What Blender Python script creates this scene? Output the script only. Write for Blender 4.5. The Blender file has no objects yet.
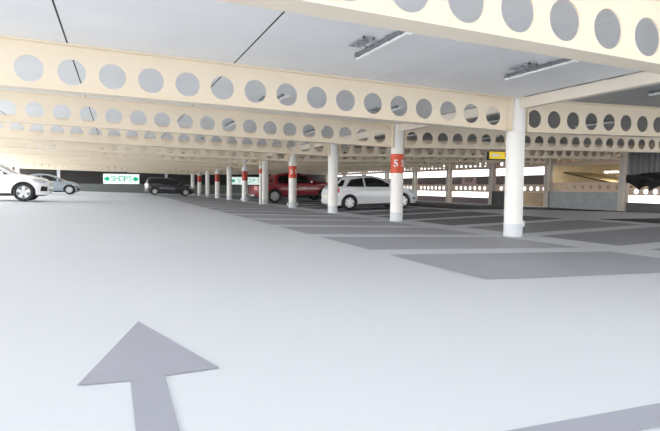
import bpy, math, random
from mathutils import Matrix, Vector
random.seed(7)
S = bpy.context.scene
COL = S.collection

# ------------------------------------------------------------------ layout constants (metres; X right, Y along the aisle, Z up)
X0, Y0, BAY = 7.87, 8.72, 5.0          # column row between the bays, first row of columns ahead, spacing of the rows
ZB, DEP, SL = 2.213, 0.70, 0.0215      # beam soffit at the columns, beam depth, fall of the deck above
XL, XR, YE = -8.9, 24.0, 60.3          # left column row, right column row, end wall
PITCH, HD = 0.5607, 0.385
Y_BACK = -5.2

def fz(X):                              # fall of the floor towards the column row
    xs = [-14, -8.9, -4, X0, 13, 16, 24, 30]; zs = [.33, .36, .356, 0, .155, .13, -.1, -.1]
    if X <= xs[0]: return zs[0]
    for i in range(len(xs) - 1):
        if X <= xs[i + 1]:
            t = (X - xs[i]) / (xs[i + 1] - xs[i]); return zs[i] + t * (zs[i + 1] - zs[i])
    return zs[-1]
def cz(X): return ZB + DEP + SL * abs(X - X0)

# ------------------------------------------------------------------ materials
def srgb(r, g, b):
    f = lambda c: (c / 255 / 12.92) if c / 255 <= .04045 else ((c / 255 + .055) / 1.055) ** 2.4
    return (f(r), f(g), f(b), 1)
def mat(name, rgb, rough=.6, metal=0., var=.06, scale=3., spec=.5, emit=None, bump=0., coat=0.):
    m = bpy.data.materials.new(name); m.use_nodes = True
    nt = m.node_tree; b = nt.nodes['Principled BSDF']
    c = srgb(*rgb)
    b.inputs['Roughness'].default_value = rough; b.inputs['Metallic'].default_value = metal
    b.inputs['Specular IOR Level'].default_value = spec
    if coat: b.inputs['Coat Weight'].default_value = coat
    tc = nt.nodes.new('ShaderNodeTexCoord')
    n = nt.nodes.new('ShaderNodeTexNoise'); n.inputs['Scale'].default_value = scale; n.inputs['Detail'].default_value = 4
    nt.links.new(tc.outputs['Object'], n.inputs['Vector'])
    r = nt.nodes.new('ShaderNodeValToRGB')
    r.color_ramp.elements[0].position = .3; r.color_ramp.elements[1].position = .7
    r.color_ramp.elements[0].color = tuple(max(0, x * (1 - var)) for x in c[:3]) + (1,)
    r.color_ramp.elements[1].color = tuple(min(1, x * (1 + var)) for x in c[:3]) + (1,)
    nt.links.new(n.outputs['Fac'], r.inputs['Fac']); nt.links.new(r.outputs['Color'], b.inputs['Base Color'])
    if bump:
        bp = nt.nodes.new('ShaderNodeBump'); bp.inputs['Strength'].default_value = bump; bp.inputs['Distance'].default_value = .01
        nt.links.new(n.outputs['Fac'], bp.inputs['Height']); nt.links.new(bp.outputs['Normal'], b.inputs['Normal'])
    if emit:
        b.inputs['Emission Color'].default_value = srgb(*rgb); b.inputs['Emission Strength'].default_value = emit
    return m

M = {}
M['floor'] = mat('pale_deck_coating', (212, 216, 222), rough=.55, var=.03, scale=.35, spec=.35)
M['ground'] = mat('outside_ground', (225, 225, 222), rough=.9, var=.03)
M['bay'] = mat('dark_grey_bay_coating', (164, 167, 177), rough=.55, var=.05, scale=.8, spec=.35)
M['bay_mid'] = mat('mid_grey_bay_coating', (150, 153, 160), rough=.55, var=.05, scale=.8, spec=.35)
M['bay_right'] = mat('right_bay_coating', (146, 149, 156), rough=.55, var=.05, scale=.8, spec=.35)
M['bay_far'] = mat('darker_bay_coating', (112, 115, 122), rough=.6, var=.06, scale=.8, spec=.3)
M['floor_black'] = mat('black_floor_tone', (34, 34, 38), rough=.7, var=.08, scale=.8, spec=.2)  # near-black tone for two areas of the right-hand floor
M['arrow'] = mat('grey_arrow_paint', (158, 160, 172), rough=.55, var=.02, scale=2, spec=.35)
M['cream'] = mat('cream_steel_paint', (242, 228, 205), rough=.5, var=.02, scale=1.2, spec=.3)
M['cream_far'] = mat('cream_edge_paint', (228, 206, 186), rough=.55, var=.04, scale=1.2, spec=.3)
M['white_steel'] = mat('white_column_paint', (246, 244, 240), rough=.45, var=.02, scale=2)
M['base_grey'] = mat('worn_column_foot_paint', (214, 219, 225), rough=.5, var=.04, scale=6)
M['tie'] = mat('off_white_tie_paint', (238, 228, 212), rough=.5, var=.02)
M['orange'] = mat('orange_band', (222, 74, 40), rough=.5, var=.04, scale=8)
M['darkred'] = mat('dull_red_band', (190, 62, 46), rough=.55, var=.04, scale=8)
M['white'] = mat('white_paint', (245, 245, 243), rough=.5, var=.01)
M['black'] = mat('black_plastic', (20, 20, 21), rough=.55, var=.05)
M['rubber'] = mat('tyre_rubber', (30, 31, 33), rough=.8, var=.08, scale=20)
M['alloy'] = mat('alloy_wheel', (205, 207, 210), rough=.3, metal=.6, var=.03)
M['glass'] = mat('dark_car_glass', (16, 19, 22), rough=.08, var=.05, spec=.7)
M['chrome'] = mat('chrome', (225, 225, 225), rough=.15, metal=1., var=.02)
M['headlamp'] = mat('headlamp_lens', (190, 195, 198), rough=.12, var=.15, scale=15, spec=.8)
M['tail'] = mat('red_lamp_lens', (190, 20, 30), rough=.2, var=.08, spec=.7)
M['car_white'] = mat('white_car_paint', (240, 241, 243), rough=.25, var=.01, coat=.6)
M['car_white_b'] = mat('cool_white_car_paint', (226, 229, 234), rough=.25, var=.01, coat=.6)
M['car_silver'] = mat('silver_blue_car_paint', (146, 158, 168), rough=.28, metal=.4, var=.02, coat=.6)
M['car_dark'] = mat('dark_navy_car_paint', (37, 41, 48), rough=.25, var=.03, coat=.6)
M['car_red'] = mat('deep_red_car_paint', (140, 24, 36), rough=.3, var=.03, coat=.6)
M['plate'] = mat('number_plate', (232, 226, 190), rough=.5, var=.02)
M['yellow'] = mat('yellow_sign_face', (248, 214, 8), rough=.45, var=.03, emit=.35)
M['sign_white'] = mat('lit_white_sign_face', (240, 255, 252), rough=.45, var=.01, emit=.75)
M['sign_green'] = mat('green_sign_paint', (26, 196, 140), rough=.5, var=.03, emit=.35)
M['sign_green_pale'] = mat('pale_green_lettering', (120, 196, 172), rough=.5, var=.03, emit=.35)
M['sign_pink'] = mat('faded_notice_face', (205, 178, 176), rough=.6, var=.04)
M['ink'] = mat('dark_red_lettering', (96, 30, 34), rough=.6, var=.05)
M['concrete_dark'] = mat('dark_concrete', (92, 94, 95), rough=.85, var=.12, scale=3, bump=.3)
M['concrete'] = mat('grey_concrete', (176, 182, 186), rough=.85, var=.12, scale=2.5, bump=.3)
M['barrier'] = mat('dark_barrier_sheet', (112, 102, 102), rough=.7, var=.06)
M['tan'] = mat('tan_ramp_wall', (186, 168, 128), rough=.8, var=.12, scale=1.5)
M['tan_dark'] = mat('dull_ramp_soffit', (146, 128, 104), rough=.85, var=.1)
M['rcol'] = mat('grey_white_edge_column_paint', (222, 214, 204), rough=.6, var=.05)
M['tray'] = mat('grey_cable_tray', (158, 162, 168), rough=.5, var=.05)
M['tarp'] = mat('black_tarpaulin', (14, 14, 18), rough=.5, var=.2, scale=6)
M['corr'] = mat('corrugated_grey_sheet', (120, 120, 122), rough=.5, metal=.3, var=.06)
M['rail'] = mat('dark_brown_rail', (70, 48, 30), rough=.6, var=.05)
M['tube_on'] = mat('lit_tube', (255, 244, 214), rough=.4, var=0, emit=14)
M['diffuser'] = mat('pale_diffuser', (246, 249, 250), rough=.35, var=.01)
M['housing'] = mat('dark_grey_housing', (118, 122, 128), rough=.5, var=.08, scale=9)

def ceiling_material():
    m = bpy.data.materials.new('precast_soffit'); m.use_nodes = True
    nt = m.node_tree; b = nt.nodes['Principled BSDF']; b.inputs['Roughness'].default_value = .75; b.inputs['Specular IOR Level'].default_value = .25
    tc = nt.nodes.new('ShaderNodeTexCoord'); sep = nt.nodes.new('ShaderNodeSeparateXYZ')
    nt.links.new(tc.outputs['Object'], sep.inputs[0])
    n = nt.nodes.new('ShaderNodeTexNoise'); n.inputs['Scale'].default_value = .9; n.inputs['Detail'].default_value = 6
    nt.links.new(tc.outputs['Object'], n.inputs['Vector'])
    r = nt.nodes.new('ShaderNodeValToRGB')
    r.color_ramp.elements[0].position = .3; r.color_ramp.elements[1].position = .72
    r.color_ramp.elements[0].color = srgb(238, 239, 240); r.color_ramp.elements[1].color = srgb(247, 248, 248)
    nt.links.new(n.outputs['Fac'], r.inputs['Fac'])
    mr = nt.nodes.new('ShaderNodeMapRange'); mr.inputs[1].default_value = X0; mr.inputs[2].default_value = X0 + 1.5; mr.inputs[3].default_value = 1.; mr.inputs[4].default_value = .44  # soffit colour darkened right of the column row, standing in for weaker bounce light
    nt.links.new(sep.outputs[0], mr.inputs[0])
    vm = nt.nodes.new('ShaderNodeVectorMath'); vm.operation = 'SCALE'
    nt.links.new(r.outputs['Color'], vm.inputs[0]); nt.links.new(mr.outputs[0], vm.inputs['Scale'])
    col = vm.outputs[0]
    def band(x, w, rgb, col):
        s = nt.nodes.new('ShaderNodeMath'); s.operation = 'SUBTRACT'; s.inputs[1].default_value = x; nt.links.new(sep.outputs[0], s.inputs[0])
        a = nt.nodes.new('ShaderNodeMath'); a.operation = 'ABSOLUTE'; nt.links.new(s.outputs[0], a.inputs[0])
        l = nt.nodes.new('ShaderNodeMath'); l.operation = 'LESS_THAN'; l.inputs[1].default_value = w / 2; nt.links.new(a.outputs[0], l.inputs[0])
        mx = nt.nodes.new('ShaderNodeMix'); mx.data_type = 'RGBA'
        nt.links.new(l.outputs[0], mx.inputs[0]); nt.links.new(col, mx.inputs[6]); mx.inputs[7].default_value = srgb(*rgb)
        return mx.outputs[2]
    for k in range(-3, 1): col = band(-.63 + 2.455 * k, .024, (38, 38, 40), col)
    col = band(1.83, .024, (38, 38, 40), col)
    for x in (4.28, 5.24): col = band(x, .045, (250, 250, 250), col)
    for x in (10.3, 12.75, 15.2, 17.6, 20.1, 22.5): col = band(x, .03, (110, 112, 116), col)
    nt.links.new(col, b.inputs['Base Color'])
    return m
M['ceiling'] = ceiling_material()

def endwall_material():
    m = bpy.data.materials.new('dark_end_wall'); m.use_nodes = True
    nt = m.node_tree; b = nt.nodes['Principled BSDF']; b.inputs['Roughness'].default_value = .9; b.inputs['Specular IOR Level'].default_value = .2
    tc = nt.nodes.new('ShaderNodeTexCoord'); sep = nt.nodes.new('ShaderNodeSeparateXYZ'); nt.links.new(tc.outputs['Object'], sep.inputs[0])
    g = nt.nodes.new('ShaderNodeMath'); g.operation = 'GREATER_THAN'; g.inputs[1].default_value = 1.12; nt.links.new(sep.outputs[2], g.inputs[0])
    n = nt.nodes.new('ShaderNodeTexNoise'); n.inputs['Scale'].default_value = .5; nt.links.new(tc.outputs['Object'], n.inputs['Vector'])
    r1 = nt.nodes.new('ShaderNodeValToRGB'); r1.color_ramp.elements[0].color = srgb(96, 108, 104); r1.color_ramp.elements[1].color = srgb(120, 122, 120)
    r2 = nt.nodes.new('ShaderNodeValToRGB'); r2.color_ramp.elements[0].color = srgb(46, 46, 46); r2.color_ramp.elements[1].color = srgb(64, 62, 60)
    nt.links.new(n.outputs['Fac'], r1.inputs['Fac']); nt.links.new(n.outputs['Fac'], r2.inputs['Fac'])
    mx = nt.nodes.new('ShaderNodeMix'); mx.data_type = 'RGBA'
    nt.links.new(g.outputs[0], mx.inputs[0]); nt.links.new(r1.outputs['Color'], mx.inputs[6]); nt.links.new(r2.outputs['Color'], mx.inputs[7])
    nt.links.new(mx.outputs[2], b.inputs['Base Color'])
    return m
M['endwall'] = endwall_material()

# ------------------------------------------------------------------ mesh builder
class MB:
    def __init__(s): s.v = []; s.f = []
    def add(s, vs, fs):
        o = len(s.v); s.v += [tuple(p) for p in vs]; s.f += [tuple(o + i for i in f) for f in fs]; return s
    def box(s, x0, x1, y0, y1, z0, z1, f=None):
        vs = [(x, y, z) for z in (z0, z1) for y in (y0, y1) for x in (x0, x1)]
        if f: vs = [f(p) for p in vs]
        return s.add(vs, [(0, 2, 3, 1), (4, 5, 7, 6), (0, 1, 5, 4), (2, 6, 7, 3), (0, 4, 6, 2), (1, 3, 7, 5)])
    def rbox(s, x0, x1, y0, y1, z0, z1, r=.02):      # box with chamfered vertical edges and top
        lo = [(x0 + r, y0), (x1 - r, y0), (x1, y0 + r), (x1, y1 - r), (x1 - r, y1), (x0 + r, y1), (x0, y1 - r), (x0, y0 + r)]
        cx, cy = (x0 + x1) / 2, (y0 + y1) / 2
        def sh(k): return [(x + (r if x < cx else -r) * k, y + (r if y < cy else -r) * k) for x, y in lo]
        L = [[(x, y, z0 + r) for x, y in lo], [(x, y, z1 - r) for x, y in lo]]
        rings = [[(x, y, z0) for x, y in sh(.7)], L[0], L[1], [(x, y, z1) for x, y in sh(.7)]]
        return s.rings(rings, True, True)
    def rings(s, R, cap0=False, cap1=False, closed=True):
        n = len(R[0]); vs = [p for r in R for p in r]; fs = []
        for j in range(len(R) - 1):
            for i in range(n if closed else n - 1):
                a = j * n + i; b = j * n + (i + 1) % n
                fs.append((a, b, b + n, a + n))
        if cap0: fs.append(tuple(reversed(range(n))))
        if cap1: fs.append(tuple((len(R) - 1) * n + i for i in range(n)))
        return s.add(vs, fs)
    def cyl(s, c, r, z0, z1, n=28, r1=None):
        r1 = r if r1 is None else r1
        R = [[(c[0] + q * math.cos(2 * math.pi * i / n), c[1] + q * math.sin(2 * math.pi * i / n), z) for i in range(n)] for q, z in ((r, z0), (r1, z1))]
        return s.rings(R, True, True)
    def lathe_y(s, prof, n=32, c=(0, 0, 0)):         # revolve (radius, y) round the y axis
        R = [[(c[0] + r * math.cos(2 * math.pi * i / n), c[1] + y, c[2] + r * math.sin(2 * math.pi * i / n)) for i in range(n)] for r, y in prof]
        return s.rings(R)
    def tube(s, pts, r, n=8):
        R = []
        for k, p in enumerate(pts):
            p = Vector(p); a = Vector(pts[max(0, k - 1)]); b = Vector(pts[min(len(pts) - 1, k + 1)])
            d = (b - a).normalized(); u = d.orthogonal().normalized(); w = d.cross(u)
            R.append([tuple(p + r * (math.cos(2 * math.pi * i / n) * u + math.sin(2 * math.pi * i / n) * w)) for i in range(n)])
        return s.rings(R, True, True)
    def build(s, name, m, parent=None, smooth=False):
        me = bpy.data.meshes.new(name); me.from_pydata(s.v, [], s.f); me.validate()
        import bmesh
        bm = bmesh.new(); bm.from_mesh(me); bmesh.ops.recalc_face_normals(bm, faces=bm.faces[:]); bm.to_mesh(me); bm.free()
        me.materials.append(m)
        if smooth:
            for p in me.polygons: p.use_smooth = True
            try: me.set_sharp_from_angle(angle=math.radians(38))
            except Exception: pass
        o = bpy.data.objects.new(name, me); COL.objects.link(o)
        if parent: o.parent = parent
        return o

def tag(o, label, cat, group=None):
    o['label'] = label; o['category'] = cat; o['kind'] = 'thing'
    if group: o['group'] = group
    return o
def thing(name, label, cat, loc=(0, 0, 0), group=None, rz=0):
    o = bpy.data.objects.new(name, None); COL.objects.link(o); o.location = loc; o.rotation_euler = (0, 0, rz); o.empty_display_size = .2
    return tag(o, label, cat, group)
def struct(o, label=None, cat=None):
    o['kind'] = 'structure'
    if label: o['label'] = label
    if cat: o['category'] = cat
    return o
def dup(root, loc, label, group=None):
    r = root.copy(); COL.objects.link(r); r.location = loc; r['label'] = label
    if group: r['group'] = group
    for ch in list(root.children):
        c = ch.copy(); COL.objects.link(c); c.parent = r
        for g in list(ch.children):
            d = g.copy(); COL.objects.link(d); d.parent = c
    return r
def text_mesh(body, size, name, m, parent, M4, extrude=.003, bend=None):
    cu = bpy.data.curves.new(name, 'FONT'); cu.body = body; cu.size = size; cu.align_x = 'CENTER'; cu.align_y = 'CENTER'; cu.extrude = extrude; cu.offset = size * .018
    t = bpy.data.objects.new(name, cu); COL.objects.link(t)
    bpy.context.view_layer.update()
    me = bpy.data.meshes.new_from_object(t.evaluated_get(bpy.context.evaluated_depsgraph_get()))
    bpy.data.objects.remove(t); bpy.data.curves.remove(cu)
    if bend:
        R, a0 = bend                                  # wrap round a vertical column: x -> angle
        for v in me.vertices:
            a = a0 + v.co.x / R; rr = R + v.co.z; z = v.co.y
            v.co = (rr * math.cos(a), rr * math.sin(a), z)
    me.transform(M4); me.name = name
    me.materials.clear(); me.materials.append(m)
    o = bpy.data.objects.new(name, me); COL.objects.link(o)
    if parent: o.parent = parent
    return o
# text that reads from the -Y side (upright, facing the camera end)
FACE_Y = Matrix(((1, 0, 0, 0), (0, 0, -1, 0), (0, 1, 0, 0), (0, 0, 0, 1)))
# text that reads from the -X side
FACE_X = Matrix(((0, 0, -1, 0), (-1, 0, 0, 0), (0, 1, 0, 0), (0, 0, 0, 1)))
ORD = ['first', 'second', 'third', 'fourth', 'fifth', 'sixth', 'seventh', 'eighth', 'ninth', 'tenth', 'eleventh', 'twelfth', 'thirteenth', 'fourteenth']

# ------------------------------------------------------------------ setting: floor, ceiling, end wall
mb = MB()
xs = [-13.5, -8.9, -4, X0, 13, 16, 24, 24.6]
ys = [-10, YE + .2]
vs = [(x, y, fz(x)) for y in ys for x in xs] + [(x, y, fz(x) - .3) for y in ys for x in xs]
n = len(xs); fs = []
for i in range(n - 1):
    fs += [(i, i + 1, n + i + 1, n + i), (2 * n + i, 3 * n + i, 3 * n + i + 1, 2 * n + i + 1), (i, 2 * n + i, 2 * n + i + 1, i + 1), (n + i, n + i + 1, 3 * n + i + 1, 3 * n + i)]
fs += [(0, n, 3 * n, 2 * n), (n - 1, 3 * n - 1, 4 * n - 1, 2 * n - 1)]
mb.add(vs, fs)
struct(mb.build('floor', M['floor']), 'pale grey coated parking deck floor', 'floor')
struct(MB().box(-160, 160, -120, 200, -.9, -.6).build('ground', M['ground']), 'bright open ground outside the parking deck', 'ground')

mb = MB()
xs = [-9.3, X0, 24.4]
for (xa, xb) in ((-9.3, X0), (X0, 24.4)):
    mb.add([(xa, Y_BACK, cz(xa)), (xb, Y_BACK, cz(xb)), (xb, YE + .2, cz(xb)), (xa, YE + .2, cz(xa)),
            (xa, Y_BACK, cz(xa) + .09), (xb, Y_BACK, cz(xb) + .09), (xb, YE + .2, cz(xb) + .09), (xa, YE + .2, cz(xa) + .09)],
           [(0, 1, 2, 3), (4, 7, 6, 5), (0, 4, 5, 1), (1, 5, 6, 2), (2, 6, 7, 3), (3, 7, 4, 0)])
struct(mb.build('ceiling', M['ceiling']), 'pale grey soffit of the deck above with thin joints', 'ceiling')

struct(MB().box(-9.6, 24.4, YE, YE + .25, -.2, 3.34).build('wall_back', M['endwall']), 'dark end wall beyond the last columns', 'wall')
for x in (-5.45, 5.2):
    struct(MB().box(x - .14, x + .14, YE - .12, YE + .02, fz(x) - .05, 2.7).build('trim_1' if x < 0 else 'trim_2', M['base_grey']), 'pale pilaster on the dark end wall', 'pilaster')

# ------------------------------------------------------------------ floor paint
def patch(mb, poly, dz=.004):
    """flat paint that follows the fall of the floor: split the quad at the break lines"""
    x0, x1, y0, y1 = poly
    br = [x0] + [b for b in (-8.9, -4, X0, 13, 16, 24) if x0 < b < x1] + [x1]
    for a, b in zip(br, br[1:]):
        mb.add([(a, y0, fz(a) + dz), (b, y0, fz(b) + dz), (b, y1, fz(b) + dz), (a, y1, fz(a) + dz)], [(0, 1, 2, 3)])
    return mb
ap = [(.11, 3.15), (-.15, 2.19), (.045, 2.185), (.05, 1.55), (.18, 1.55), (.178, 2.205), (.41, 2.235)]
mb = MB(); mb.add([(x, y, fz(x) + .004) for x, y in ap], [(0, 1, 2, 3, 4, 5, 6)])
tag(mb.build('arrow_floor_marking', M['arrow']), 'large grey arrow painted on the pale floor of the aisle', 'floor marking')
mb = patch(MB(), (.75, 3.6, 1.2, 1.345))
tag(mb.build('stripe_floor_marking', M['arrow']), 'grey painted stripe across the floor nearer than the arrow', 'floor marking')

nth = ['first', 'second', 'third', 'fourth', 'fifth', 'sixth', 'seventh', 'eighth', 'ninth', 'tenth', 'eleventh', 'twelfth', 'thirteenth', 'fourteenth', 'fifteenth', 'sixteenth', 'seventeenth', 'eighteenth', 'nineteenth', 'twentieth', 'twenty-first']
for k in range(19):
    ya = Y0 - 5 + 2.5 * k + .28; yb = ya + 1.94
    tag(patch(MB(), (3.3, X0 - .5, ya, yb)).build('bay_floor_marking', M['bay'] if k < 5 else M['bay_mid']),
        '%s dark grey parking bay from the front, on the aisle side of the columns' % nth[k], 'parking bay', 'bays on the aisle side of the columns')
for k in range(19):
    ya = Y0 - 5 + 2.5 * k + .28; yb = ya + 1.94
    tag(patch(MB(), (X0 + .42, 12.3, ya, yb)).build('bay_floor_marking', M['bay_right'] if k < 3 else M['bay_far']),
        '%s dark grey parking bay from the front, on the far side of the columns' % nth[k], 'parking bay', 'bays on the far side of the columns')
tag(patch(MB(), (12.85, 17.6, 2., 10.8)).build('bay_floor_marking', M['floor_black']), 'black floor patch in the right lane beside the far bays', 'floor marking')
tag(patch(MB(), (12.85, 23.7, 17.2, 59.)).build('bay_floor_marking', M['floor_black']), 'black floor lane running along the dark barrier', 'floor marking')

# ------------------------------------------------------------------ cellular beams
def cell_web(mb, xa, xb, zfun, zlo, zhi, yc, th, holes, hd, hz, pitch, to=lambda p: p):
    """web plate between xa and xb with real round holes at x in holes; zlo/zhi are offsets on zfun"""
    N = 32
    def put(x, y, z): return to((x, y, zfun(x) + z))
    edges = sorted(holes); cells = [(h - pitch / 2, h + pitch / 2, h) for h in edges]
    y0, y1 = yc - th / 2, yc + th / 2
    solid = []
    cur = xa
    for a, b, h in cells:
        if a > cur + 1e-5: solid.append((cur, a))
        cur = b
    if cur < xb - 1e-5: solid.append((cur, xb))
    for a, b in solid:
        mb.add([put(a, y0, zlo), put(b, y0, zlo), put(b, y0, zhi), put(a, y0, zhi), put(a, y1, zlo), put(b, y1, zlo), put(b, y1, zhi), put(a, y1, zhi)],
               [(0, 1, 2, 3), (4, 7, 6, 5)])
    for a, b, h in cells:
        angs = [2 * math.pi * i / N + math.pi / N for i in range(N)]
        crn = [math.atan2(zlo - hz, a - h), math.atan2(zlo - hz, b - h), math.atan2(zhi - hz, b - h), math.atan2(zhi - hz, a - h)]
        angs = sorted([t % (2 * math.pi) for t in angs + crn])
        inn, out = [], []
        for t in angs:
            c, s = math.cos(t), math.sin(t)
            inn.append((h + hd / 2 * c, hz + hd / 2 * s))
            q = min([v for v in ((pitch / 2) / abs(c) if abs(c) > 1e-9 else 9e9, ((zhi - hz) / s if s > 1e-9 else 9e9), ((zlo - hz) / s if s < -1e-9 else 9e9))])
            out.append((h + q * c, hz + q * s))
        m_ = len(angs); vs = []
        for y in (y0, y1):
            vs += [put(x, y, z) for x, z in inn] + [put(x, y, z) for x, z in out]
        fs = []
        for i in range(m_):
            j = (i + 1) % m_
            fs += [(i, j, m_ + j, m_ + i), (2 * m_ + i, 3 * m_ + i, 3 * m_ + j, 2 * m_ + j), (i, 2 * m_ + i, 2 * m_ + j, j)]
        mb.add(vs, fs)
ZF = lambda x: ZB + SL * abs(x - X0)
def make_beam(xa, xb, holes, label, y, group):
    t = thing('cellular_ceiling_beam', label, 'beam', (0, y, 0), group)
    w = MB(); cell_web(w, xa, xb, ZF, .02, DEP - .02, 0, .02, holes, HD, .298, PITCH); w.build('web', M['cream'], t)
    sh = lambda p: (p[0], p[1], p[2] + ZF(p[0]))
    MB().box(xa, xb, -.14, .14, 0, .024, sh).build('flange', M['cream'], t)
    MB().box(xa, xb, -.12, .12, DEP - .024, DEP - .002, sh).build('flange', M['cream'], t)
    e = xb if xb < X0 else xa; s = -1 if xb < X0 else 1
    ep = MB().box(min(e, e + s * .02), max(e, e + s * .02), -.13, .13, .0, DEP, sh).build('end_plate', M['cream'], t)
    for k in range(7):                                # bolt heads seen on the web beside the column
        MB().lathe_y([(.0001, -.026), (.014, -.026), (.014, -.011)], 8, (e + s * .05, 0, ZF(e) + .075 + k * .092)).build('bolt', M['base_grey'], ep)
    return t
LH = [X0 - .605 - PITCH * k for k in range(28)]
RH = [X0 + .50 + PITCH * k for k in range(28)]
rows = list(range(-1, 11))                      # -1 is the nearest row, overhead
gl, gr = 'cellular beams over the aisle', 'cellular beams over the far bays'
def lab(i, side):
    d = {0: 'nearest, overhead', 1: 'second'}.get(i, ORD[i])
    return 'cream steel beam with round holes %s, %s' % ('spanning the aisle' if side == 'l' else 'right of the columns', d + ' from the front' if i else 'nearest, overhead')
pl = pr = None
for i, r in enumerate(rows):
    y = Y0 + BAY * r
    if pl is None:
        pl = make_beam(XL + .22, X0 - .21, LH, lab(i, 'l'), y, gl)
        pr = make_beam(X0 + .21, XR - .2, RH, lab(i, 'r'), y, gr)
    else:
        dup(pl, (0, y, 0), lab(i, 'l')); dup(pr, (0, y, 0), lab(i, 'r'))

# tie beams along the column row
tie = None
for i, r in enumerate(range(-1, 10)):
    y = Y0 + BAY * r
    lb = 'plain off-white tie beam between the column tops, %s from the front' % ORD[i]
    if tie is None:
        tie = thing('ceiling_tie_beam', lb, 'beam', (X0, y, 0), 'tie beams along the column row')
        w = MB().box(-.075, .075, .21, BAY - .21, ZB + DEP - .225, ZB + DEP - .012); w.build('box_section', M['tie'], tie)
        R_ = []
        for k in range(43):
            q = .25 + k * .104; hh = (.004, .016)[(k * 7 // 3) % 2]
            R_ += [[(-.088, q, ZB + DEP - .002 - hh), (-.05, q, ZB + DEP - .002 - hh), (-.05, q, ZB + DEP - .001), (-.088, q, ZB + DEP - .001)], [(-.088, q + .1, ZB + DEP - .002 - hh), (-.05, q + .1, ZB + DEP - .002 - hh), (-.05, q + .1, ZB + DEP - .001), (-.088, q + .1, ZB + DEP - .001)]]
        MB().rings(R_, True, True).build('packing_strip', M['housing'], tie)
    else: dup(tie, (X0, y, 0), lb)

# ------------------------------------------------------------------ columns
CR = .19
def make_column(y, label, band=None, bumpers=(), first=False, txt=None, pipe=False):
    t = thing('steel_column', label, 'column', (X0, y, 0), 'columns between the bays')
    MB().cyl((0, 0), CR, .27, ZB + DEP - .005).build('shaft', M['white_steel'], t, True)
    MB().cyl((0, 0), CR + .004, -.03, .27).build('painted_foot', M['base_grey'], t, True)
    MB().box(-.19, .19, -.19, .19, ZB + DEP - .03, ZB + DEP - .004).build('cap_plate', M['white_steel'], t)
    if band:
        z0, z1, m = band
        b = MB().cyl((0, 0), CR + .006, z0, z1).build('band', m, t, True); b['label'] = 'orange band' 
        if txt:
            for body, ang in txt:
                text_mesh(body, .30, 'lettering', M['white'], b, Matrix.Translation((0, 0, (z0 + z1) / 2)), .002, (CR + .008, ang))
    for s, z in bumpers:
        MB().rbox(*sorted((s * (CR - .01), s * (CR + .075))), -.07, .05, z, z + .13, .012).build('socket_box', M['white'], t)
    return t
A = lambda d: math.radians(d)
collab = ['white round steel column, nearest, with a small white box near its foot',
 'white column with bright orange band reading 5 S, before the small white car',
 'plain white column at the tail of the small white car',
 'white column with orange band in front of the red pickup cab',
 'white column in front of the red pickup tail, beside a thin white pipe',
 'white column with dull red band just left of the red pickup',
 'plain white column, seventh from the front',
 'white column with red band, eighth from the front',
 'plain white column, ninth from the front',
 'white column with red band, tenth from the front',
 'plain white column, last of the row, beside the dark navy car nose']
for r in range(11):
    y = Y0 + BAY * r
    band = txt = None; bmp = ()
    if r == 0: bmp = ((1, .2),)
    if r == 1: band = (1.45, 2.02, M['orange']); txt = (('5', A(-131)), ('S', A(-62)))
    if r == 3: band = (1.42, 2.0, M['orange']); txt = (('5', A(-125)), ('5', A(-60))); bmp = ((1, .1), (-1, .1))
    if r == 5: band = (1.38, 2.0, M['darkred']); bmp = ((1, .1), (-1, .1))
    if r in (7, 9): band = (1.38, 2.0, M['darkred'])
    make_column(y, collab[r], band, bmp, txt=txt)
# thin pipe with orange sleeve standing beside the fifth column
t = thing('downpipe', 'thin white downpipe with pale orange sleeve standing beside the fifth column', 'pipe', (X0 - .34, Y0 + BAY * 4 - .3, fz(X0 - .34)))
MB().cyl((0, 0), .08, -.01, 2.2).build('pipe', M['white_steel'], t, True)
MB().cyl((0, 0), .086, 1.72, 2.0).build('sleeve', M['orange'], t, True)
# left row, as far as it shows
for k, r in enumerate((9, 10)):
    t = thing('steel_column', ['white column at the open left edge behind the white car', 'white column at the left corner of the dark end wall'][k], 'column', (XL, Y0 + BAY * r, 0), 'columns on the left edge')
    MB().cyl((0, 0), CR, .33, cz(XL) - .005).build('shaft', M['white_steel'], t, True)
    MB().cyl((0, 0), CR + .004, .3, .58).build('painted_foot', M['base_grey'], t, True)

# ------------------------------------------------------------------ ceiling lights
def make_light(x, y, label, box=True):
    z = cz(x)
    t = thing('ceiling_light', label, 'ceiling light', (x, y, z), 'batten lights under the deck')
    MB().rbox(-.05, .0, -.70, .70, -.05, -.012, .006).build('housing', M['housing'], t)
    prof = [(-.03, -.082), (.05, -.078), (.075, -.055), (.075, -.012), (-.03, -.012), (-.034, -.07)]
    MB().rings([[(px + .03, yy, pz) for px, pz in prof] for yy in (-.72, .72)], True, True).build('diffuser', M['diffuser'], t)
    for k in range(5): MB().box(-.06, .0, -.62 + k * .31 - .02, -.62 + k * .31 + .02, -.056, 0.002).build('clip', M['housing'], t)
    if box:
        for xa in (-.34, -.2): MB().box(xa, xa + .03, -.2, .25, -.03, 0.002).build('tray_rail', M['tray'], t)
        for k in range(4): MB().box(-.34, -.17, -.2 + k * .14, -.17 + k * .14, -.03, -.012).build('tray_rung', M['tray'], t)
        for yy in (.18, -.05): MB().tube([(-.05, yy, -.03), (-.17, yy, -.015)], .01).build('cable', M['tray'], t)
    return t
ym = Y0 - 2.3
lights = [(3.37, 'over the aisle side of the bays'), (6.18, 'over the bays beside the columns'), (9.75, 'beyond the columns'), (13.3, 'over the right lane')]
for k in range(0, 4):
    for x, w in lights:
        if x > 13 and k == 0: continue
        make_light(x, ym + BAY * k, 'batten light %s, %s row from the front' % (w, ORD[k]), box=(k < 2 and x < 7))

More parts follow.
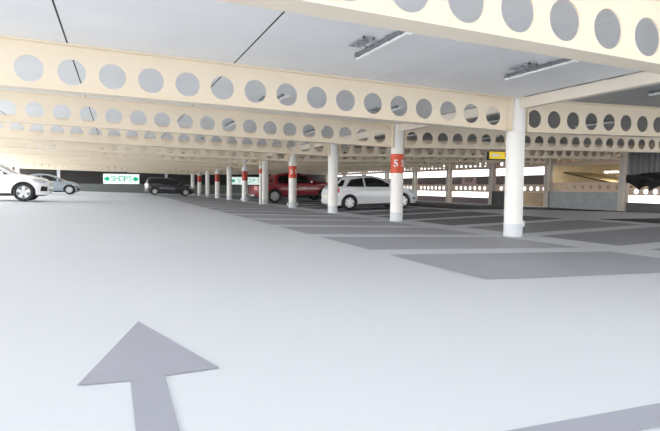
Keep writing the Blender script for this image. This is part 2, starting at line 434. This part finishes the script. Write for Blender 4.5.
# ------------------------------------------------------------------ cars (x forward, y to the left, ground at z = 0)
def interp(tab, x):
    if x <= tab[0][0]: return tab[0][1]
    for (a, va), (b, vb) in zip(tab, tab[1:]):
        if x <= b: return va + (vb - va) * (x - a) / (b - a) if b > a else vb
    return tab[-1][1]
def smooth_tab(tab, n=6):
    """round the corners of an outline a little"""
    out = []
    for i, (x, z) in enumerate(tab):
        if 0 < i < len(tab) - 1:
            (xa, za), (xb, zb) = tab[i - 1], tab[i + 1]
            ra = min(.25 * (x - xa), .14); rb = min(.25 * (xb - x), .14)
            pa = (x - ra, z + (za - z) * ra / max(1e-6, x - xa)); pb = (x + rb, z + (zb - z) * rb / max(1e-6, xb - x))
            for k in range(n + 1):
                t = k / n
                out.append(((1 - t) ** 2 * pa[0] + 2 * t * (1 - t) * x + t * t * pb[0], (1 - t) ** 2 * pa[1] + 2 * t * (1 - t) * z + t * t * pb[1]))
        else: out.append((x, z))
    return out
def make_car(name, label, cat, c, loc, rz=0.):
    L2, W = c['len'] / 2, c['w'] / 2
    top = smooth_tab(c['top']); belt = c['belt']; R = c['wr']; wx = c['wheels']
    sill = c.get('sill', .24); AR = R + .055
    def zt(x): return interp(top, x)
    def zbot(x):
        z = sill
        u = abs(x) / L2
        if u > .93: z = sill + (u - .93) / .07 * .10
        for w in wx:
            d = abs(x - w)
            if d < AR: z = max(z, R + math.sqrt(AR * AR - d * d))
        return min(z, zt(x) - .08)
    def zbelt(x): return min(interp(belt, x), zt(x) - .045)
    lean = c.get('lean', .24)
    def hw(x, z):
        u = abs(x) / L2
        p = 1 - .05 * u ** 2 - .30 * max(0, (u - .74) / .26) ** 2.2
        w = W * p
        zb_ = interp(belt, x)
        if z < zb_:
            t = (z - sill) / max(.1, zb_ - sill)
            w *= 1 - .045 * abs(t - .55) ** 1.5 / .41
        else:
            w *= .985
            w -= lean * ((z - zb_) / .5) ** 1.15
        return max(.1, w)
    xs = sorted(set([round(-L2 + 2 * L2 * i / 56, 4) for i in range(57)] + [round(w + s * AR * math.cos(a * math.pi / 24), 4) for w in wx for s in (1, -1) for a in range(0, 13)]
                    + [round(w + s * (AR + .004), 4) for w in wx for s in (1, -1)] + [round(x, 4) for x, _ in top]))
    xs = [x for x in xs if -L2 <= x <= L2]
    rings = []
    for x in xs:
        a, b, t_ = zbot(x), zbelt(x), zt(x)
        b = max(b, a + .02); t_ = max(t_, b + .03)
        pr = []
        for k in range(6): z = a + (b - a) * k / 5; pr.append((hw(x, z), z))
        h = t_ - b
        for f in (.3, .6, .85): z = b + h * f; pr.append((hw(x, z), z))
        we = hw(x, t_)
        pr += [(we - .03, b + h * .96), (we - .09, t_ - .004), (we * .5, t_ + .012)]
        pr = [(max(y, .02), z) for y, z in pr]
        ring = [(x, -y, z) for y, z in pr] + [(x, y, z) for y, z in reversed(pr)]
        rings.append(ring)
    root = thing(name, label, cat, loc, rz=rz)
    body = MB().rings(rings, True, True).build('body', c['paint'], root, True)
    # dark liners filling the wheel wells, underbody
    und = MB().box(-L2 + .25, L2 - .25, -W + .16, W - .16, sill - .05, sill + .16)
    for w in wx: und.box(w - AR, w + AR, -W + .26, W - .26, sill, R + AR - .02)
    und.build('underbody', M['black'], root)
    # glass
    def strip_top(xa, xb, inset, name):
        R_ = []; N = 10
        for k in range(N + 1):
            x = xa + (xb - xa) * k / N; z = zt(x); e = .01
            sl = (zt(x + e) - zt(x - e)) / (2 * e); ln = math.hypot(1, sl); nx, nz = -sl / ln, 1 / ln
            we = hw(x, z) - inset
            R_.append([(x + nx * .012, y, z + nz * .012 + q) for y, q in ((-we, .0), (-we * .5, .011), (0, .014), (we * .5, .011), (we, 0))])
        return MB().rings(R_, closed=False).build(name, M['glass'], root, True)
    for nm, (xa, xb) in c['screens'].items(): strip_top(xa, xb, .075, nm)
    for s in (-1, 1):
        for (pts) in c['side_glass']:
            # polygon given as lower line and upper line tables over x
            lo, up = pts
            N = 14; R_ = []
            xa, xb = lo[0][0], lo[-1][0]
            for k in range(N + 1):
                x = xa + (xb - xa) * k / N; za = interp(lo, x); zb_ = max(interp(up, x), za + .01)
                R_.append([(x, s * (hw(x, za + (zb_ - za) * q / 4) + .008), za + (zb_ - za) * q / 4) for q in range(5)])
            MB().rings(R_, closed=False).build('side_window', M['glass'], root, True)
    # wheels
    for w in wx:
        for s in (-1, 1):
            T = MB(); tw = .11; yc = s * (W - .13)
            T.lathe_y([(R * .66, -tw), (R * .72, -tw - .004), (R * .9, -tw + .0), (R * .985, -tw + .03), (R, -tw + .06), (R, tw - .06), (R * .985, tw - .03), (R * .9, tw), (R * .72, tw + .004), (R * .66, tw)], 36)
            wh = T.build('wheel', M['rubber'], root, True); wh.location = (w, yc, R + .009)
            K = MB(); face = s * tw * .82
            K.lathe_y([(R * .665, -tw * .9), (R * .665, face), (R * .62, face), (R * .60, face * .55), (R * .60, -tw * .9)], 36)
            ns = c.get('spokes', 5)
            for q in range(ns):
                a = 2 * math.pi * q / ns + .3
                def sp(rr, off): return (rr * math.cos(a) - off * math.sin(a), rr * math.sin(a) + off * math.cos(a))
                w0, w1 = R * .14, R * .17
                pts = [sp(R * .08, -w0), sp(R * .62, -w1), sp(R * .62, w1), sp(R * .08, w0)]
                K.add([(x, face, z) for x, z in pts] + [(x, face * .6, z) for x, z in pts], [(0, 1, 2, 3), (4, 7, 6, 5), (0, 4, 5, 1), (1, 5, 6, 2), (2, 6, 7, 3), (3, 7, 4, 0)])
            K.lathe_y([(.0001, face * 1.05), (R * .13, face * 1.02), (R * .15, face * .6)], 16)
            K.build('rim', M['alloy'], wh, True)
            D = MB(); D.lathe_y([(.0001, face * .35), (R * .6, face * .35)], 28); D.build('brake_disc', M['housing'], wh)
    # lamps, grille, mirrors, handles
    def sidepatch(nm, m, poly, s, off=.009):
        xa, xb = min(p[0] for p in poly), max(p[0] for p in poly); N = 12; R_ = []
        for k in range(N + 1):
            x = xa + (xb - xa) * min(max(k / N, .002), .998); zs = []
            for (px, pz), (qx, qz) in zip(poly, poly[1:] + poly[:1]):
                if (px - x) * (qx - x) <= 0 and px != qx: zs.append(pz + (qz - pz) * (x - px) / (qx - px))
            za, zb_ = min(zs), max(zs)
            R_.append([(x, s * (hw(x, za + (zb_ - za) * q / 3) + off), za + (zb_ - za) * q / 3) for q in range(4)])
        return MB().rings(R_, closed=False).build(nm, m, root, True)
    def endbox(nm, m, sx, y0, y1, z0, z1, depth=.05, off=.012):
        N = 16; R_ = []
        def xe(y, z):                                 # where the plan outline of the nose or tail reaches this y
            a = L2
            while hw(a, z) < abs(y) + .002 and a > L2 * .7: a -= .006
            return a
        for k in range(N + 1):
            y = y0 + (y1 - y0) * k / N; x0_, x1_ = xe(y, z0), xe(y, z1)
            tz = [q for q in (z0, z1)]
            # lean back where the outline does
            def lean_(z, x):
                while zt(sx * x) < z and x > L2 * .7: x -= .006
                return x
            x0_, x1_ = lean_(z0, x0_), lean_(z1, x1_)
            R_.append([(sx * (x0_ + off), y, z0), (sx * (x1_ + off), y, z1), (sx * (x1_ - depth), y, z1), (sx * (x0_ - depth), y, z0)])
        return MB().rings(R_, True, True).build(nm, m, root)
    for s in (-1, 1):
        for nm, m, poly in c['side_patches']: sidepatch(nm, M[m], poly, s)
        mx, mz = c['mirror']
        mi = MB(); y0_ = s * (hw(mx, mz) - .03); y1_ = s * (hw(mx, mz) + .19)
        mi.rbox(mx - .06, mx + .06, min(y0_, y1_), max(y0_, y1_), mz - .0, mz + .13, .03); mi.build('mirror', c.get('mirror_mat', c['paint']), root, True)
    for nm, m, sx, y0_, y1_, z0, z1 in c['end_boxes']: endbox(nm, M[m], sx, y0_, y1_, z0, z1)
    if 'extra' in c: c['extra'](root, hw, zt)
    return root

def glass_line(a, b): return [a, b]

# small white hatchback (near the second column)
polo = dict(len=4.1, w=1.70, wr=.315, wheels=(-1.21, 1.26), paint=M['car_white_b'], spokes=6, sill=.22,
  top=[(-2.05, .50), (-1.97, .90), (-1.82, 1.0), (-1.50, 1.36), (-1.30, 1.435), (-.8, 1.465), (-.1, 1.455), (.25, 1.39), (1.02, .985), (1.45, .90), (1.86, .78), (2.04, .60), (2.06, .45)],
  belt=[(-2, .94), (-1.2, .96), (.9, .88), (2, .8)],
  screens={'windscreen': (.30, .98), 'rear_window': (-1.80, -1.49)},
  side_glass=[([(-1.34, 1.0), (-.55, .98)], [(-1.34, 1.03), (-1.1, 1.30), (-.55, 1.36)]), ([(-.48, .98), (.80, .94)], [(-.48, 1.36), (-.05, 1.36), (.3, 1.26), (.80, .97)])],
  side_patches=[('tail_light', 'tail', [(-1.95, .72), (-1.68, .74), (-1.62, .93), (-1.78, .99), (-1.93, .9)]), ('headlight', 'headlamp', [(1.55, .70), (1.86, .62), (1.86, .70), (1.70, .79), (1.52, .80)]),
     ('rear_quarter_glass', 'glass', [(-1.80, 1.0), (-1.50, 1.02), (-1.36, 1.27), (-1.5, 1.29)]), ('door_handle', 'alloy', [(-.38, .82), (-.16, .82), (-.16, .855), (-.38, .855)]), ('lower_grille', 'black', [(1.78, .38), (1.9, .38), (1.9, .46), (1.74, .48)]),
     ('sill_trim', 'black', [(-.82, .215), (.86, .215), (.86, .26), (-.82, .26)])],
  mirror=(.66, .93), end_boxes=[('bumper_grille', 'black', 1, -.55, .55, .30, .42), ('number_plate', 'plate', -1, -.26, .26, .55, .66)])
def car_at(fn, wheel_world, which, c, label, name, cat='car', turn=0.):
    """put the near-side wheel at a point of the floor"""
    wx = c['wheels'][which]; X = wheel_world[0] - wx; Y = wheel_world[1] + c['w'] / 2 - .13
    za, zb_ = fz(X + c['wheels'][0]), fz(X + c['wheels'][1])
    o = make_car(name, label, cat, c, (X, Y, min(za, zb_)))
    sl = math.atan2(zb_ - za, c['wheels'][1] - c['wheels'][0])
    p = Vector((wheel_world[0], wheel_world[1], za)); loc = Vector((X, Y, za + (0 - c['wheels'][0]) * math.tan(sl)))
    o.location = p + Matrix.Rotation(turn, 3, 'Z') @ (loc - p); o.rotation_euler = (0, -sl, turn)
    return o
car_at(None, (9.12, 19.9), 0, polo, 'small white hatchback parked behind the column with the orange 5 S band', 'hatchback_car', turn=math.radians(-5))

suv = dict(len=4.62, w=1.88, wr=.365, wheels=(-1.40, 1.41), paint=M['car_white'], spokes=5, sill=.27,
  top=[(-2.31, .6), (-2.28, 1.0), (-2.05, 1.15), (-1.75, 1.55), (-1.4, 1.62), (-.5, 1.65), (.05, 1.62), (.35, 1.54), (1.10, 1.10), (1.6, 1.02), (2.05, .92), (2.26, .76), (2.31, .5)],
  belt=[(-2.3, 1.06), (-1.2, 1.06), (1.0, 1.0), (2.3, .92)],
  screens={'windscreen': (.40, 1.06), 'rear_window': (-2.03, -1.77)},
  side_glass=[([(-1.85, 1.13), (-.62, 1.10)], [(-1.85, 1.15), (-1.5, 1.46), (-.62, 1.53)]), ([(-.55, 1.10), (.88, 1.05)], [(-.55, 1.53), (.0, 1.52), (.35, 1.42), (.88, 1.07)])],
  side_patches=[('tail_light', 'tail', [(-2.26, .86), (-1.95, .88), (-1.95, 1.0), (-2.24, 1.03)]), ('headlight', 'headlamp', [(1.78, .80), (2.16, .72), (2.18, .83), (2.0, .89), (1.70, .91)]),
     ('lower_grille', 'black', [(1.98, .42), (2.22, .42), (2.23, .60), (2.02, .62)]), ('door_handle', 'alloy', [(-.35, .95), (-.1, .95), (-.1, .985), (-.35, .985)]),
     ('sill_trim', 'black', [(-.95, .265), (.98, .265), (.98, .33), (-.95, .33)])],
  mirror=(.72, 1.05), end_boxes=[('front_grille', 'black', 1, -.70, .70, .46, .80), ('number_plate', 'plate', 1, -.26, .26, .40, .5)])
car_at(None, (-3.33, 23.27), 1, suv, 'white car with alloy wheels at the left edge, only its front half in view', 'white_car')

coupe = dict(len=4.1, w=1.82, wr=.325, wheels=(-1.32, 1.34), paint=M['car_silver'], spokes=7, sill=.2,
  top=[(-2.05, .55), (-2.02, .92), (-1.75, 1.02), (-1.0, 1.33), (-.5, 1.40), (.0, 1.38), (.35, 1.28), (1.05, .95), (1.45, .88), (1.8, .77), (2.0, .6), (2.05, .42)],
  belt=[(-2.2, .92), (-1.2, .94), (1.0, .86), (2.2, .76)],
  screens={'windscreen': (.38, 1.0), 'rear_window': (-1.66, -1.06)},
  side_glass=[([(-1.25, .99), (-.42, .96)], [(-1.25, 1.01), (-.95, 1.22), (-.42, 1.30)]), ([(-.35, .96), (.85, .90)], [(-.35, 1.30), (.0, 1.29), (.3, 1.2), (.85, .92)])],
  side_patches=[('tail_light', 'tail', [(-2.0, .72), (-1.8, .74), (-1.8, .86), (-2.0, .88)]), ('headlight', 'headlamp', [(1.55, .64), (1.95, .56), (1.95, .66), (1.8, .74), (1.5, .76)]),
     ('lower_grille', 'black', [(1.82, .3), (1.98, .3), (1.98, .42), (1.85, .44)]), ('sill_trim', 'black', [(-.9, .195), (.92, .195), (.92, .25), (-.9, .25)])],
  mirror=(.66, .92), end_boxes=[('front_grille', 'black', 1, -.5, .5, .32, .5)])
car_at(None, (-3.0, 40.3), 1, coupe, 'low silver-blue car parked behind the white car, against the dark end wall', 'silver_car')

mpv = dict(len=4.3, w=1.80, wr=.325, wheels=(-1.32, 1.34), paint=M['car_dark'], spokes=5, sill=.23,
  top=[(-2.15, .5), (-2.13, .98), (-2.02, 1.1), (-1.86, 1.48), (-1.66, 1.56), (-1.0, 1.6), (.0, 1.58), (.35, 1.50), (1.15, 1.06), (1.6, .96), (1.95, .82), (2.12, .62), (2.15, .45)],
  belt=[(-2.1, 1.0), (-1.2, 1.02), (1.0, .94), (2.1, .84)],
  screens={'windscreen': (.42, 1.1), 'rear_window': (-2.0, -1.87)},
  side_glass=[([(-1.75, 1.08), (-.62, 1.05)], [(-1.75, 1.15), (-1.6, 1.42), (-.62, 1.48)]), ([(-.55, 1.05), (.95, 1.0)], [(-.55, 1.48), (.0, 1.46), (.4, 1.36), (.95, 1.02)])],
  side_patches=[('tail_light', 'headlamp', [(-2.12, .84), (-1.9, .86), (-1.88, 1.04), (-2.0, 1.14), (-2.1, 1.04)]), ('headlight', 'headlamp', [(1.68, .72), (2.0, .64), (2.0, .74), (1.84, .81), (1.62, .83)]),
     ('side_strip', 'alloy', [(-.9, .60), (.4, .60), (.4, .625), (-.9, .625)])],
  mirror=(.74, 1.0), end_boxes=[('number_plate', 'plate', -1, -.26, .26, .72, .84), ('front_grille', 'black', 1, -.5, .5, .34, .5)])
car_at(None, (3.2, 48.6), 0, mpv, 'dark navy estate car parked sideways before the dark end wall', 'estate_car')

def pick_extra(root, hw, zt):
    # rails, tie-down and rear step of the load bed
    MB().tube([(-2.55, -.82, 1.06), (-1.5, -.82, 1.1)], .022).build('bed_rail', M['black'], root, True)
    MB().tube([(-2.55, .82, 1.06), (-1.5, .82, 1.1)], .022).build('bed_rail', M['black'], root, True)
    MB().rbox(-2.86, -2.66, -.78, .78, .42, .56, .03).build('rear_step', M['chrome'], root)
pickup = dict(len=5.35, w=1.90, wr=.40, wheels=(-1.50, 1.72), paint=M['car_red'], spokes=6, sill=.38, lean=.2,
  top=[(-2.675, .62), (-2.66, 1.05), (-1.52, 1.08), (-1.40, 1.56), (-1.2, 1.72), (-.4, 1.80), (.25, 1.77), (.5, 1.68), (1.12, 1.22), (1.8, 1.16), (2.4, 1.08), (2.63, .92), (2.675, .6)],
  belt=[(-2.7, 1.04), (-1.4, 1.1), (1.0, 1.1), (2.7, 1.0)],
  screens={'windscreen': (.55, 1.10), 'rear_window': (-1.50, -1.41)},
  side_glass=[([(-1.25, 1.16), (-.42, 1.15)], [(-1.25, 1.46), (-1.1, 1.62), (-.42, 1.68)]), ([(-.34, 1.15), (.94, 1.13)], [(-.34, 1.68), (.2, 1.66), (.5, 1.56), (.94, 1.18)])],
  side_patches=[('tail_light', 'tail', [(-2.65, .8), (-2.52, .8), (-2.52, 1.02), (-2.65, 1.02)]), ('headlight', 'headlamp', [(2.2, .88), (2.56, .82), (2.58, .94), (2.4, 1.02), (2.18, 1.02)]),
     ('door_handle', 'chrome', [(-.5, 1.0), (-.28, 1.0), (-.28, 1.04), (-.5, 1.04)]), ('side_step', 'black', [(-.95, .375), (1.15, .375), (1.15, .45), (-.95, .45)]),
     ('side_badge', 'alloy', [(.05, .86), (.55, .86), (.55, .89), (.05, .89)])],
  mirror=(.82, 1.16), mirror_mat=M['chrome'], end_boxes=[('front_grille', 'black', 1, -.55, .55, .62, .92), ('bumper', 'black', 1, -.8, .8, .42, .56)], extra=pick_extra)
car_at(None, (8.75, 29.8), 0, pickup, 'dark red pickup truck parked behind the columns', 'pickup_truck', 'pickup truck')

# ------------------------------------------------------------------ signs
def board(name, label, x0, x1, y, z0, z1, th, mface, mcase, cat='sign'):
    t = thing(name, label, cat, ((x0 + x1) / 2, y, z0))
    w = (x1 - x0) / 2; h = z1 - z0
    MB().rbox(-w - .03, w + .03, 0, th, -.03, h + .03, .015).build('case', mcase, t)
    f = MB().box(-w, w, -.012, .004, 0, h).build('face', mface, t)
    return t, f, w, h
def shops(label, x0, x1, y, z0, z1):
    t, f, w, h = board('shops_sign', label, x0, x1, y, z0, z1, .1, M['sign_white'], M['white'])
    T = Matrix.Translation((0, -.016, h / 2))
    for k, ch in enumerate('SHOPS'):
        text_mesh(ch, h * .82, 'lettering', M['sign_green_pale'] if label.startswith('lit') else M['sign_green'], f, Matrix.Translation(((k - 2) * w * .245, -.016, h / 2)) @ FACE_Y, .004)
    for s in (-1, 1):
        d = MB(); cx = s * w * .79; r = h * .24
        d.lathe_y([(.0001, -.024), (r, -.024), (r, -.01)], 24, (cx, 0, h / 2))
        d.add([(cx + s * r * 1.5, -.024, h / 2), (cx + s * r * .55, -.024, h / 2 + r * .8), (cx + s * r * .55, -.024, h / 2 - r * .8)], [(0, 1, 2)])
        d.build('arrow_disc', M['sign_green'], f)
    return t
shops('lit white SHOPS sign with green discs on the dark wall left of the navy car', -1.2, 2.36, YE - .12, 1.16, 2.18)
shops('white SHOPS sign glimpsed between columns left of the red pickup', 12.2, 16.9, YE - .12, 1.22, 2.05)
# thin dark strip light above the first sign
t = thing('strip_light', 'thin dark strip light fitting above the left SHOPS sign', 'light', (.1, 55.2, 2.27))
MB().rbox(-.95, .95, -.05, .05, -.0, .07, .01).build('housing', M['housing'], t)
for x in (-.8, .8): MB().tube([(x, 0, .06), (x, 0, cz(.1) - 2.27)], .012).build('hanger', M['housing'], t)

# yellow direction sign hung below the third beam
t, f, w, h = board('direction_sign', 'yellow hanging direction sign in a black case, partly behind the nearest column', 11.27, 12.5, Y0 + BAY - .06, 1.985, 2.215, .12, M['yellow'], M['black'])
text_mesh('EXIT', .2, 'lettering', M['orange'], f, Matrix.Translation((.2, -.016, h / 2)) @ FACE_Y, .004)
MB().add([(-w + .06, -.016, h / 2), (-w + .2, -.016, h / 2 + .08), (-w + .2, -.016, h / 2 + .03), (-w + .42, -.016, h / 2 + .03), (-w + .42, -.016, h / 2 - .03), (-w + .2, -.016, h / 2 - .03), (-w + .2, -.016, h / 2 - .08)], [tuple(range(7))]).build('arrow', M['white'], f)
for x in (-.5, .5): MB().tube([(x, .06, h), (x, .06, h + .068)], .012).build('hanger', M['black'], t)

# ------------------------------------------------------------------ right-hand edge: columns, low walls, edge beams, barrier
rlab = ['grey column at the corner of the grey wall, beside the black tarpaulin', 'grey column at the far end of the long grey wall', 'grey column of the right edge behind the nearest white column',
        'grey column of the right edge just right of the small red notice', 'grey column of the right edge left of the small red notice', 'grey column of the right edge above the small white car nose',
        'grey column of the right edge, seventh along', 'grey column of the right edge, eighth along', 'grey column of the right edge, last before the end wall']
for k, r in enumerate(range(2, 11)):
    t = thing('steel_column', rlab[k], 'column', (XR, Y0 + BAY * r, 0), 'columns on the right edge')
    MB().box(-.18, .18, -.012, .012, -.12, cz(XR) - .005).build('web', M['rcol'], t)
    MB().box(-.18, -.15, -.17, .17, -.12, cz(XR) - .005).build('flange', M['rcol'], t)
    MB().box(.15, .18, -.17, .17, -.12, cz(XR) - .005).build('flange', M['rcol'], t)
XE = XR + .2
def edge_beam(label, ya, yb, z, dep, hd, pitch, group, xoff=0.):
    t = thing('ceiling_edge_beam' if z > 2 else 'lower_edge_beam', label, 'beam', (XE + xoff, ya, z), group)  # the lower one is a cellular beam at eye height, not a rail
    L = yb - ya; nh = int((L - .2) / pitch); hs = [(L - (nh - 1) * pitch) / 2 + pitch * k for k in range(nh)]
    swap = lambda p: (p[1], p[0], p[2])
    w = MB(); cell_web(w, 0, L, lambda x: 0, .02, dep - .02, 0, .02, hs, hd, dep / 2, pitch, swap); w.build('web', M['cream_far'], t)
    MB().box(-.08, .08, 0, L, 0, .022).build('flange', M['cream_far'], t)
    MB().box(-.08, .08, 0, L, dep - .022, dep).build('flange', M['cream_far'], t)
    return t
for k, r in enumerate(range(2, 10)):
    ya, yb = Y0 + BAY * r + .02, Y0 + BAY * (r + 1) - .02
    edge_beam('cellular edge beam at eye height along the right edge, %s bay from the grey wall' % ORD[k], ya, yb, .74 if k else .86, .54, .25, .55, 'lower edge beams on the right', .085)
    edge_beam('cellular edge beam under the deck along the right edge, %s bay from the grey wall' % ORD[k], ya, yb, 2.36, .64, .27, .55, 'upper edge beams on the right', .085)
edge_beam('cellular edge beam at eye height behind the hanging black tarpaulin', Y0 + BAY + .02, Y0 + 2 * BAY - .02, .72, .40, .25, .5, 'lower edge beams on the right', .085)
# low walls and barrier
YB = lambda r: Y0 + BAY * r
def wall_r(y0, y1, z0, z1, m, x0=XR - .02, th=.16, name='wall_right', label=None):
    return struct(MB().box(x0, x0 + th, y0, y1, z0, z1).build(name, M[m]), label or 'low wall along the right edge of the deck', 'wall')
wall_r(YB(4) + .25, YE, -.2, .34, 'barrier', XR + .32, label='low dark upstand along the right edge below the bright gap')
wall_r(YB(2) + .18, YB(3) - .02, -.2, .86, 'concrete', label='long plain grey concrete wall on the right')
wall_r(27.2, YB(4) + .25, -.2, .82, 'concrete_dark', XR - .02, label='short dark wall left of the brown recess')
wall_r(YB(3), 28.6, -.2, .8, 'tan_dark', XR + 1.5, label='brown wall at the back of the recess beside the grey wall')
wall_r(0, YB(2) - .2, -.2, .36, 'concrete_dark', label='low dark wall below the black tarpaulin')
wall_r(-3., YE, 2.985, 3.262, 'cream_far', XR + .28, .06, label='solid strip between the upper edge beams and the deck')
wall_r(YB(3) + .05, YE, 1.28, 1.88, 'barrier', XR + .34, .05, label='long dark barrier sheet between the bright gaps')
# ramp behind the grey wall
struct(MB().box(27.6, 27.8, 21.4, 27.3, -.5, 3.2).build('wall_right', M['tan']), 'tan wall of the ramp beyond the grey wall', 'wall')
rp = thing('ramp_slab', 'sloping ramp with a dark brown edge above the grey wall', 'ramp', (25.3, 19.2, 1.12)); rp['kind'] = 'structure'
MB().add([(0, 0, 0), (2.2, 0, 0), (2.2, 4.6, .86), (0, 4.6, .86), (0, 0, .07), (2.2, 0, .07), (2.2, 4.6, .93), (0, 4.6, .93)],
         [(0, 1, 2, 3), (4, 7, 6, 5), (0, 4, 5, 1), (1, 5, 6, 2), (2, 6, 7, 3), (3, 7, 4, 0)]).build('slab', M['tan'], rp)
MB().add([(-.04, 0, -.02), (0, 0, -.02), (0, 4.6, .84), (-.04, 4.6, .84), (-.04, 0, .06), (0, 0, .06), (0, 4.6, .92), (-.04, 4.6, .92)],
         [(0, 1, 2, 3), (4, 7, 6, 5), (0, 4, 5, 1), (1, 5, 6, 2), (2, 6, 7, 3), (3, 7, 4, 0)]).build('edge_trim', M['rail'], rp)
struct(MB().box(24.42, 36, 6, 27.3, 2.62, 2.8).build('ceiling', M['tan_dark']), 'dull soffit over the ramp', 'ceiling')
t = thing('strip_light', 'lit strip light over the ramp on the right', 'light', (25.6, 20.6, 1.98))
MB().rbox(-.06, .06, -.62, .62, .03, .1, .01).build('housing', M['white'], t)
MB().tube([(0, -.58, .0), (0, .58, .0)], .035, 10).build('tube', M['tube_on'], t, True)
for y in (-.5, .5): MB().tube([(0, y, .08), (0, y, .65)], .012).build('hanger', M['housing'], t)

# small red notice on the barrier
t = thing('notice_sign', 'small pale notice with dark red lettering on the dark barrier', 'sign', (XR + .30, 31.7, 1.30))
MB().rbox(0, .03, -.85, .85, 0, .56, .012).build('face', M['sign_pink'], t)
text_mesh('STOP', .4, 'lettering', M['ink'], t, Matrix.Translation((-.004, 0, .28)) @ FACE_X, .004)

# corrugated sheet and black tarpaulin in the right-most bay
mb = MB(); R_ = []
for k in range(161):
    y = 13.95 + k * (18.5 - 13.95) / 160; x = XR + .02 + .035 * math.copysign(min(1, abs(1.6 * math.sin(k * .62))), math.sin(k * .62))
    R_.append([(x, y, 1.78), (x, y, 2.98)])
tag(mb.rings(R_, closed=False).build('hanging_corrugated_sheet', M['corr'], None), 'grey corrugated metal sheet above the black tarpaulin', 'metal sheet')
def low(y):
    return interp([(13.9, 1.0), (15.2, 1.05), (16.0, 1.15), (16.6, 1.2), (16.95, 1.12), (17.2, .92), (17.28, 1.2), (17.6, 1.14), (17.85, .98), (18.1, 1.18), (18.35, 1.33), (18.5, 1.36)], y)
R_ = []
for k in range(61):
    y = 13.9 + k * (18.5 - 13.9) / 60; zt_ = 2.02 - (y - 13.9) * .055
    row = []
    for j in range(9):
        q = j / 8; z = zt_ + (low(y) - zt_) * q
        row.append((XR - .12 - .05 * math.sin(y * 5 + q * 3) * q - .04 * math.sin(q * 7 + y * 2.3), y, z))
    R_.append(row)
tp = MB().rings(R_, closed=False).build('hanging_tarpaulin', M['tarp'], None, True)
tag(tp, 'black tarpaulin hanging in ragged folds in the right-most bay', 'tarpaulin')
MB().tube([(XR - .1, 13.9, 2.0), (XR - .1, 18.6, 1.75)], .02).build('rope', M['housing'], tp)

# ------------------------------------------------------------------ light
w = bpy.data.worlds.new('World'); S.world = w; w.use_nodes = True
bg = w.node_tree.nodes['Background']; bg.inputs['Color'].default_value = (.995, .997, 1., 1); bg.inputs['Strength'].default_value = 4.3
def lamp(name, kind, energy, loc, rot, color=(1, 1, 1), **k):
    l = bpy.data.lights.new(name, kind); l.energy = energy; l.color = color
    for a, v in k.items(): setattr(l, a, v)
    o = bpy.data.objects.new(name, l); COL.objects.link(o); o.location = loc; o.rotation_euler = rot; return o
lamp('ramp_lamp', 'POINT', 26, (25.7, 20.6, 1.9), (0, 0, 0), (1, .9, .74), shadow_soft_size=.2)

lamp('sun', 'SUN', 6.0, (-30, 0, 12), (0, math.radians(-76), math.radians(14)), (1, .97, .93), angle=math.radians(50))
# ------------------------------------------------------------------ camera
f_px, yaw, pit, rol, H = 516.75, math.radians(22.513), math.radians(3.181), math.radians(.4965), 1.0226
fw = Vector((math.sin(yaw) * math.cos(pit), math.cos(yaw) * math.cos(pit), -math.sin(pit)))
r = Vector((math.cos(yaw), -math.sin(yaw), 0)); u = r.cross(fw)
r2 = math.cos(rol) * r + math.sin(rol) * u; u2 = -math.sin(rol) * r + math.cos(rol) * u
cam = bpy.data.cameras.new('camera'); co = bpy.data.objects.new('camera', cam); COL.objects.link(co)
cam.sensor_fit = 'HORIZONTAL'; cam.sensor_width = 36; cam.lens = 36 * f_px / 660; cam.clip_start = .05; cam.clip_end = 600
co.matrix_world = Matrix(((r2.x, u2.x, -fw.x, 0), (r2.y, u2.y, -fw.y, 0), (r2.z, u2.z, -fw.z, H), (0, 0, 0, 1)))
S.camera = co
S.view_settings.view_transform = 'Standard'; S.view_settings.look = 'None'; S.view_settings.exposure = -.06; S.view_settings.gamma = 1.12
S.cycles.max_bounces = 14; S.cycles.diffuse_bounces = 10
